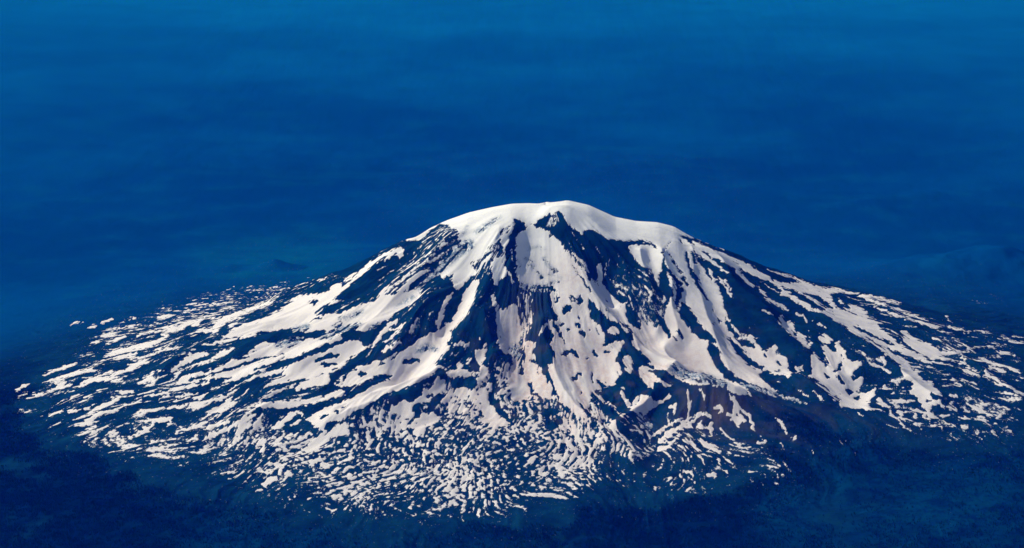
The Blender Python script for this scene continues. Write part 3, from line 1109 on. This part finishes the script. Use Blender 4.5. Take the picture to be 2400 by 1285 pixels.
def snow_material():
    m, t, b = mat('snow')
    c = coords(t, 1, 1)
    n = tex(t, c, 1 / 160, 5, .6)
    c0 = mix(t, ramp(t, n, .35, .7), (.92, .915, .91), (.84, .83, .835))
    f = math_(t, 'MULTIPLY', attr(t, 'dust'), ramp(t, tex(t, c, 1 / 45, 4, .65), .35, .65, .35, 1))
    c0 = mix(t, attr(t, 'aged'), c0, (.72, .640, .628))
    c1 = mix(t, f, c0, (.64, .50, .47))
    f = math_(t, 'MULTIPLY', attr(t, 'dirt'), ramp(t, tex(t, coords(t, 1, .6, 1), 1 / 22, 4, .7), .36, .58, .0, .95))
    c2 = mix(t, f, c1, (.10, .19, .29))
    fn = tex(t, coords(t, 1, .7, 1), 1 / 13, 3, .7)
    gap = math_(t, 'SUBTRACT', fn, math_(t, 'MULTIPLY', attr(t, 'cover'), .34))
    c3 = mix(t, ramp(t, gap, .44, .58), c2, (.06, .10, .16))
    t.links.new(c3, b.inputs['Base Color'])
    bp = nn(t, 'ShaderNodeBump')
    bp.inputs['Strength'].default_value = .5
    bp.inputs['Distance'].default_value = 6
    t.links.new(tex(t, c, 1 / 60, 5, .6), bp.inputs['Height'])
    t.links.new(bp.outputs[0], b.inputs['Normal'])
    return m


ROCK = (.001, .020, .052)
WOOD = (.0003, .011, .040)


def land_material():
    m, t, b = mat('land')
    c = coords(t, 1, 1)
    c2d = coords(t, 1, 1, 0)
    n = tex(t, c, 1 / 220, 6, .65)
    c0 = mix(t, ramp(t, n, .3, .7), ROCK, (.003, .040, .080))
    c1 = mix(t, attr(t, 'brown'), c0, mix(t, n, (.032, .034, .040), (.095, .082, .085)))
    nw = tex(t, coords(t, .7, 1.1, 1), 1 / 190, 7, .7)
    # woods with clearings
    leaf = tex(t, c, 1 / 34, 4, .75)
    nw = math_(t, 'ADD', math_(t, 'MULTIPLY', nw, .7), math_(t, 'MULTIPLY', leaf, .3))
    wd = mix(t, ramp(t, nw, .46, .62), WOOD, (.0006, .018, .055))
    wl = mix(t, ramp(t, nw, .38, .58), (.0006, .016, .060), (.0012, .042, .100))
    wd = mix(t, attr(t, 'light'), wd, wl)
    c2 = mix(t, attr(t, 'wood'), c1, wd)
    # the lowland: woods near the mountain, farther out extra haze is painted in as a paler blue
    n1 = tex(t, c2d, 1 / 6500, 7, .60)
    n2 = tex(t, c2d, 1 / 800, 7, .68)
    n3 = tex(t, coords(t, .35, 1, 0), 1 / 2200, 6, .62)
    sep = nn(t, 'ShaderNodeSeparateXYZ')
    t.links.new(c2d, sep.inputs[0])
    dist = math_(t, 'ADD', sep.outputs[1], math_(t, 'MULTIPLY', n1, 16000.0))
    far_haze = ramp(t, dist, 21000, 60000)
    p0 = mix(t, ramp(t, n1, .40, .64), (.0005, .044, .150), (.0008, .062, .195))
    p1 = mix(t, far_haze, p0, (.002, .180, .420))
    p2 = mix(t, ramp(t, n2, .50, .66, 0, .26), p1, (.002, .090, .190))
    p3 = mix(t, ramp(t, n3, .58, .70, 0, .2), p2, (.003, .110, .210))
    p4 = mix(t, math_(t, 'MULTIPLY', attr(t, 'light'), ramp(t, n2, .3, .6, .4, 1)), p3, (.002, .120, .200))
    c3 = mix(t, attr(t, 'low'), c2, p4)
    sp = ramp(t, tex(t, c2d, 1 / 24, 3, .7), .66, .70)
    c4 = mix(t, math_(t, 'MULTIPLY', sp, attr(t, 'speck')), c3, (.45, .5, .55))
    fs = math_(t, 'ADD', tex(t, coords(t, 1, .7, 1), 1 / 15, 3, .7), math_(t, 'MULTIPLY', attr(t, 'sprinkle'), .26))
    c5 = mix(t, math_(t, 'MULTIPLY', ramp(t, fs, .74, .80), .8), c4, (.55, .58, .62))
    t.links.new(c5, b.inputs['Base Color'])
    bp = nn(t, 'ShaderNodeBump')
    bp.inputs['Strength'].default_value = .8
    bp.inputs['Distance'].default_value = 14
    t.links.new(tex(t, c, 1 / 55, 6, .7), bp.inputs['Height'])
    t.links.new(bp.outputs[0], b.inputs['Normal'])
    return m


M_SNOW = snow_material()
M_ROCK = M_PLAIN = land_material()

# ------------------------------------------------------------------ meshes cut from the grid
QI = (np.arange(NY - 1)[:, None] * NX + np.arange(NX - 1)[None, :])
sprinkle = np.clip((F + .75) / .75, 0, 1) * (F < .2)
cover = np.clip(F / .55, 0, 1)
XYZ = np.stack([X, Y, Z], -1).reshape(-1, 3).astype(np.float32)


def cut(name, faces, xyz, material, attrs, parent=None):
    """faces: flat cell numbers (j * NX + i)"""
    q = np.stack([faces, faces + 1, faces + NX + 1, faces + NX], 1)
    used, inv = np.unique(q, return_inverse=True)
    inv = inv.reshape(-1)
    me = bpy.data.meshes.new(name)
    me.vertices.add(len(used))
    me.vertices.foreach_set('co', xyz[used].ravel())
    me.loops.add(len(inv))
    me.loops.foreach_set('vertex_index', inv.astype(np.int32))
    me.polygons.add(len(q))
    me.polygons.foreach_set('loop_start', np.arange(0, len(inv), 4, dtype=np.int32))
    me.polygons.foreach_set('use_smooth', np.ones(len(q), bool))
    me.update(calc_edges=True)
    for k, val in attrs.items():
        a = me.attributes.new(k, 'FLOAT', 'POINT')
        a.data.foreach_set('value', val.reshape(-1)[used].astype(np.float32))
    me.materials.append(material)
    o = bpy.data.objects.new(name, me)
    sc.collection.objects.link(o)
    if parent:
        o.parent = parent
    return o


def cells(mask):
    return QI[mask].ravel()


XM, YM = (X[:-1, :-1] + X[1:, 1:]) / 2, (Y[:-1, :-1] + Y[1:, 1:]) / 2
RM = np.hypot(XM, YM)
foot = RM < 6800 + 900 * noise(XM / 2500, YM / 2500, 99)
conem = np.zeros(foot.shape, bool)
conek = []
for cx, cy, h, w_ in CONES:
    k = (np.hypot(XM - cx, YM - cy) < w_) & ~conem
    conem |= k
    conek.append(k)
hillk = []
hm = conem.copy()
for cx, cy, h, wx_, wy_ in HILLS:
    k = ((((XM - cx) / wx_) ** 2 + ((YM - cy) / wy_) ** 2) < 1.6) & ~hm & ~foot
    hm |= k
    hillk.append(k)
speck = smooth(-.99, -.9, samp(GWIDE, PX, PY)) * smooth(2600, 3300, R) * .45
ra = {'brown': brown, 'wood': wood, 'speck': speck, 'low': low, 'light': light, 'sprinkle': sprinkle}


def st(o, label=None):
    o['kind'] = 'structure'
    if label:
        o['label'] = label
    return o


mountain = st(cut('mountain', cells(foot & ~conem), XYZ, M_ROCK, ra), 'broad glaciated volcano with dark ribs and broken snow')
plain = st(cut('plain', cells(~foot & ~conem & ~hm), XYZ, M_PLAIN, ra), 'dark blue lowland fading into haze behind the mountain')
for k, lb in zip(conek, ('small pointed cinder cone behind the left foot of the mountain', 'low cinder knoll left of the pointed cone')):
    st(cut('cinder_cone', cells(k), XYZ, M_PLAIN, ra), lb)
HL = ['rugged wooded hill beyond the right foot of the mountain', 'low saddle hill between the mountain and the rugged right hill', 'hill at the right edge of the view',
      'long low ridge far behind the summit', 'broad swell of the plain behind the right shoulder', 'broad far ridge on the left plain', 'dark wooded rise behind the left apron']
for k, lb in zip(hillk, HL):
    if k.any():
        st(cut('hill', cells(k), XYZ, M_PLAIN, ra), lb)

# ------------------------------------------------------------------ snow: a layer of its own lying on the rock
ZS = Z + np.clip(F * 5, -2.0, 3.0)
SXYZ = np.stack([X, Y, ZS], -1).reshape(-1, 3).astype(np.float32)
pos = F > 0
lab = np.where(pos, np.arange(NX * NY).reshape(NY, NX), NX * NY).astype(np.int64)
BIGN = NX * NY
for it in range(400):
    p = np.pad(lab, 1, constant_values=BIGN)
    m = lab.copy()
    for dj in (0, 1, 2):
        for di in (0, 1, 2):
            m = np.minimum(m, p[dj:dj + NY, di:di + NX])
    m = np.where(pos, m, BIGN)
    flat = np.append(m.ravel(), BIGN)
    for _ in range(4):
        flat = flat[flat]
    new = flat[:-1].reshape(NY, NX)
    if (new == lab).all():
        break
    lab = new
flab = np.minimum(np.minimum(lab[:-1, :-1], lab[1:, :-1]), np.minimum(lab[:-1, 1:], lab[1:, 1:]))
fidx = np.nonzero(flab.ravel() < BIGN)[0]
fl = flab.ravel()[fidx]
cellnum = QI.ravel()[fidx]
ids, inv, cnt = np.unique(fl, return_inverse=True, return_counts=True)
order = np.argsort(-cnt)
fpx = ((PX[:-1, :-1] + PX[1:, 1:]) / 2).ravel()[fidx]
fpy = ((PY[:-1, :-1] + PY[1:, 1:]) / 2).ravel()[fidx]
fr = np.hypot(XM, YM).ravel()[fidx]
sa = {'dirt': dirt, 'dust': dust, 'aged': snowdust, 'cover': cover}
DISTRICTS = [
    ('snow_cap', 'smooth white snow cap over the summit dome', [(900, 440), (2000, 440), (1700, 600), (1640, 600), (1560, 570), (1480, 565), (1330, 540), (1300, 512), (1240, 535), (1200, 520), (1170, 560), (1100, 600), (1000, 620), (960, 600)]),
    ('glacier', 'steep central glacier hanging below the summit cliffs, its snout broken into an icefall', [(1240, 535), (1300, 512), (1330, 560), (1420, 690), (1360, 690), (1200, 680), (1195, 560)]),
    ('glacier', 'crevassed glacier running down the left flank from the summit', [(960, 600), (1170, 560), (1110, 640), (1000, 730), (900, 790), (600, 830), (480, 820), (480, 760), (700, 680), (800, 660), (960, 600)]),
    ('glacier', 'broad snow basin below the dark cliffs right of the centre', [(1330, 560), (1480, 565), (1600, 580), (1600, 830), (1900, 900), (2000, 1000), (1700, 960), (1560, 890), (1420, 690)]),
    ('snowfield', 'long snowfield down the right shoulder', [(1600, 540), (2400, 540), (2400, 1000), (2000, 1000), (1900, 900), (1600, 830)]),
    ('snowfield', 'patchy snow on the rock face below the central icefall', [(1180, 680), (1420, 690), (1560, 890), (1700, 960), (1500, 1000), (1150, 1000), (1120, 800)]),
    ('snowfield', 'snow strips on the lower left slope', [(0, 780), (900, 790), (1000, 730), (1120, 680), (1120, 900), (900, 960), (500, 1100), (0, 1100)]),
]


def in_poly(px_, py_, P):
    ins = np.zeros(px_.shape, bool)
    q = P[-1]
    for p_ in P:
        if p_[1] != q[1]:
            ins ^= ((p_[1] > py_) != (q[1] > py_)) & (px_ < (q[0] - p_[0]) * (py_ - p_[1]) / (q[1] - p_[1]) + p_[0])
        q = p_
    return ins


hidden = hidw[:-1, :-1].ravel()[fidx] > .5
isbig = cnt[inv] > 5000
done = hidden.copy()
for nm, lb, P in DISTRICTS:
    k = isbig & ~done & in_poly(fpx, fpy, P)
    if k.sum() > 50:
        o = cut(nm, cellnum[k], SXYZ, M_SNOW, sa, mountain)
        o['label'] = lb
        done |= k
k = isbig & ~done
if k.any():
    o = cut('snowfield', cellnum[k], SXYZ, M_SNOW, sa, mountain)
    o['label'] = 'maze of snow among dark rock at the foot of the front slope'
    done |= k
n_p = 0
for c in order:
    if cnt[c] > 5000:
        continue
    if n_p >= 285 or cnt[c] < 40:
        break
    k = (inv == c) & ~done
    if k.sum() < 20:
        continue
    cut('snow_patch', cellnum[k], SXYZ, M_SNOW, sa, mountain)
    done |= k
    n_p += 1
k = ~done & ~hidden
o = cut('snow_specks', cellnum[k], SXYZ, M_SNOW, sa, mountain)
o['kind'] = 'stuff'
o['label'] = 'countless small specks of snow scattered over the lower slopes'
if hidden.any():
    o = cut('snow_specks', cellnum[hidden], SXYZ, M_SNOW, sa, mountain)
    o['kind'] = 'stuff'
print('GRID', NX, NY, 'snow faces', len(fidx), 'comps', len(ids), 'patches', n_p)

# ------------------------------------------------------------------ forest below the snow
def on_grid(img, x, y):
    i = np.clip(np.searchsorted(ax_, x) - 1, 0, NX - 2)
    j = np.clip(np.searchsorted(ay_, y) - 1, 0, NY - 2)
    fx, fy = (x - ax_[i]) / (ax_[i + 1] - ax_[i]), (y - ay_[j]) / (ay_[j + 1] - ay_[j])
    return (img[j, i] * (1 - fx) + img[j, i + 1] * fx) * (1 - fy) + (img[j + 1, i] * (1 - fx) + img[j + 1, i + 1] * fx) * fy


NT = 900000
tx, ty = rng.uniform(-6200, 6200, NT), rng.uniform(-5200, -300, NT)
clump = .5 + .9 * fbm(tx / 260, ty / 260, 4, 121) + .5 * noise(tx / 60, ty / 60, 122)
pw = np.clip(on_grid(wood, tx, ty) * 1.5 - .12, 0, 1) * np.clip(clump, .03, 1) * (1 - .88 * on_grid(light, tx, ty))
keep = (rng.random(NT) < pw * .75) & (on_grid(F, tx, ty) < .15) & (np.hypot(tx, ty) > 2300)
tx, ty = tx[keep], ty[keep]
tz = on_grid(Z, tx, ty) - .5
me = bpy.data.meshes.new('forest')
me.vertices.add(len(tx))
me.vertices.foreach_set('co', np.stack([tx, ty, tz], 1).astype(np.float32).ravel())
fo = bpy.data.objects.new('forest', me)
sc.collection.objects.link(fo)
fo['kind'] = 'stuff'
fo['label'] = 'dark conifer forest below the snow line'
m, t, b = mat('conifer')
cc = tex(t, coords(t, 1, 1, 0), 1 / 90, 4, .7)
t.links.new(mix(t, ramp(t, cc, .35, .65), (.0008, .016, .048), (.0014, .036, .090)), b.inputs['Base Color'])
gn = bpy.data.node_groups.new('forest', 'GeometryNodeTree')
gn.interface.new_socket('Geometry', in_out='INPUT', socket_type='NodeSocketGeometry')
gn.interface.new_socket('Geometry', in_out='OUTPUT', socket_type='NodeSocketGeometry')
gi, go = gn.nodes.new('NodeGroupInput'), gn.nodes.new('NodeGroupOutput')
ip, cn = gn.nodes.new('GeometryNodeInstanceOnPoints'), gn.nodes.new('GeometryNodeMeshCone')
cn.fill_type = 'NONE'
cn.inputs['Vertices'].default_value = 6
cn.inputs['Radius Bottom'].default_value = 3.8
cn.inputs['Radius Top'].default_value = 0.3
cn.inputs['Depth'].default_value = 16.0
rv = gn.nodes.new('FunctionNodeRandomValue')
rv.inputs[2].default_value, rv.inputs[3].default_value = .55, 1.25
sm = gn.nodes.new('GeometryNodeSetMaterial')
sm.inputs['Material'].default_value = m
gn.links.new(gi.outputs[0], ip.inputs['Points'])
gn.links.new(cn.outputs[0], sm.inputs[0])
gn.links.new(sm.outputs[0], ip.inputs['Instance'])
gn.links.new(rv.outputs[1], ip.inputs['Scale'])
gn.links.new(ip.outputs[0], go.inputs[0])
fo.modifiers.new('forest', 'NODES').node_group = gn
print('TREES', len(tx))

# ------------------------------------------------------------------ haze
x0, x1, y0, y1, z0, z1 = -72000, 72000, -34000, 99000, float(Z.min()) - 30, 8100
me = bpy.data.meshes.new('haze')
me.from_pydata([(a, b, c) for a in (x0, x1) for b in (y0, y1) for c in (z0, z1)], [],
               [(0, 1, 3, 2), (4, 6, 7, 5), (0, 4, 5, 1), (2, 3, 7, 6), (0, 2, 6, 4), (1, 5, 7, 3)])
hz = bpy.data.objects.new('haze', me)
sc.collection.objects.link(hz)
hz['kind'] = 'stuff'
hz['label'] = 'blue air between the aircraft and the ground'
m = bpy.data.materials.new('haze')
m.use_nodes = True
t = m.node_tree
t.nodes.remove(t.nodes['Principled BSDF'])
pv = t.nodes.new('ShaderNodeVolumePrincipled')
pv.inputs['Color'].default_value = (.0, .06, 1.0, 1)
pv.inputs['Absorption Color'].default_value = (1, 1, 1, 1)
pv.inputs['Density'].default_value = 1 / 215000
pv.inputs['Anisotropy'].default_value = 0.0
t.links.new(pv.outputs[0], t.nodes['Material Output'].inputs['Volume'])
me.materials.append(m)
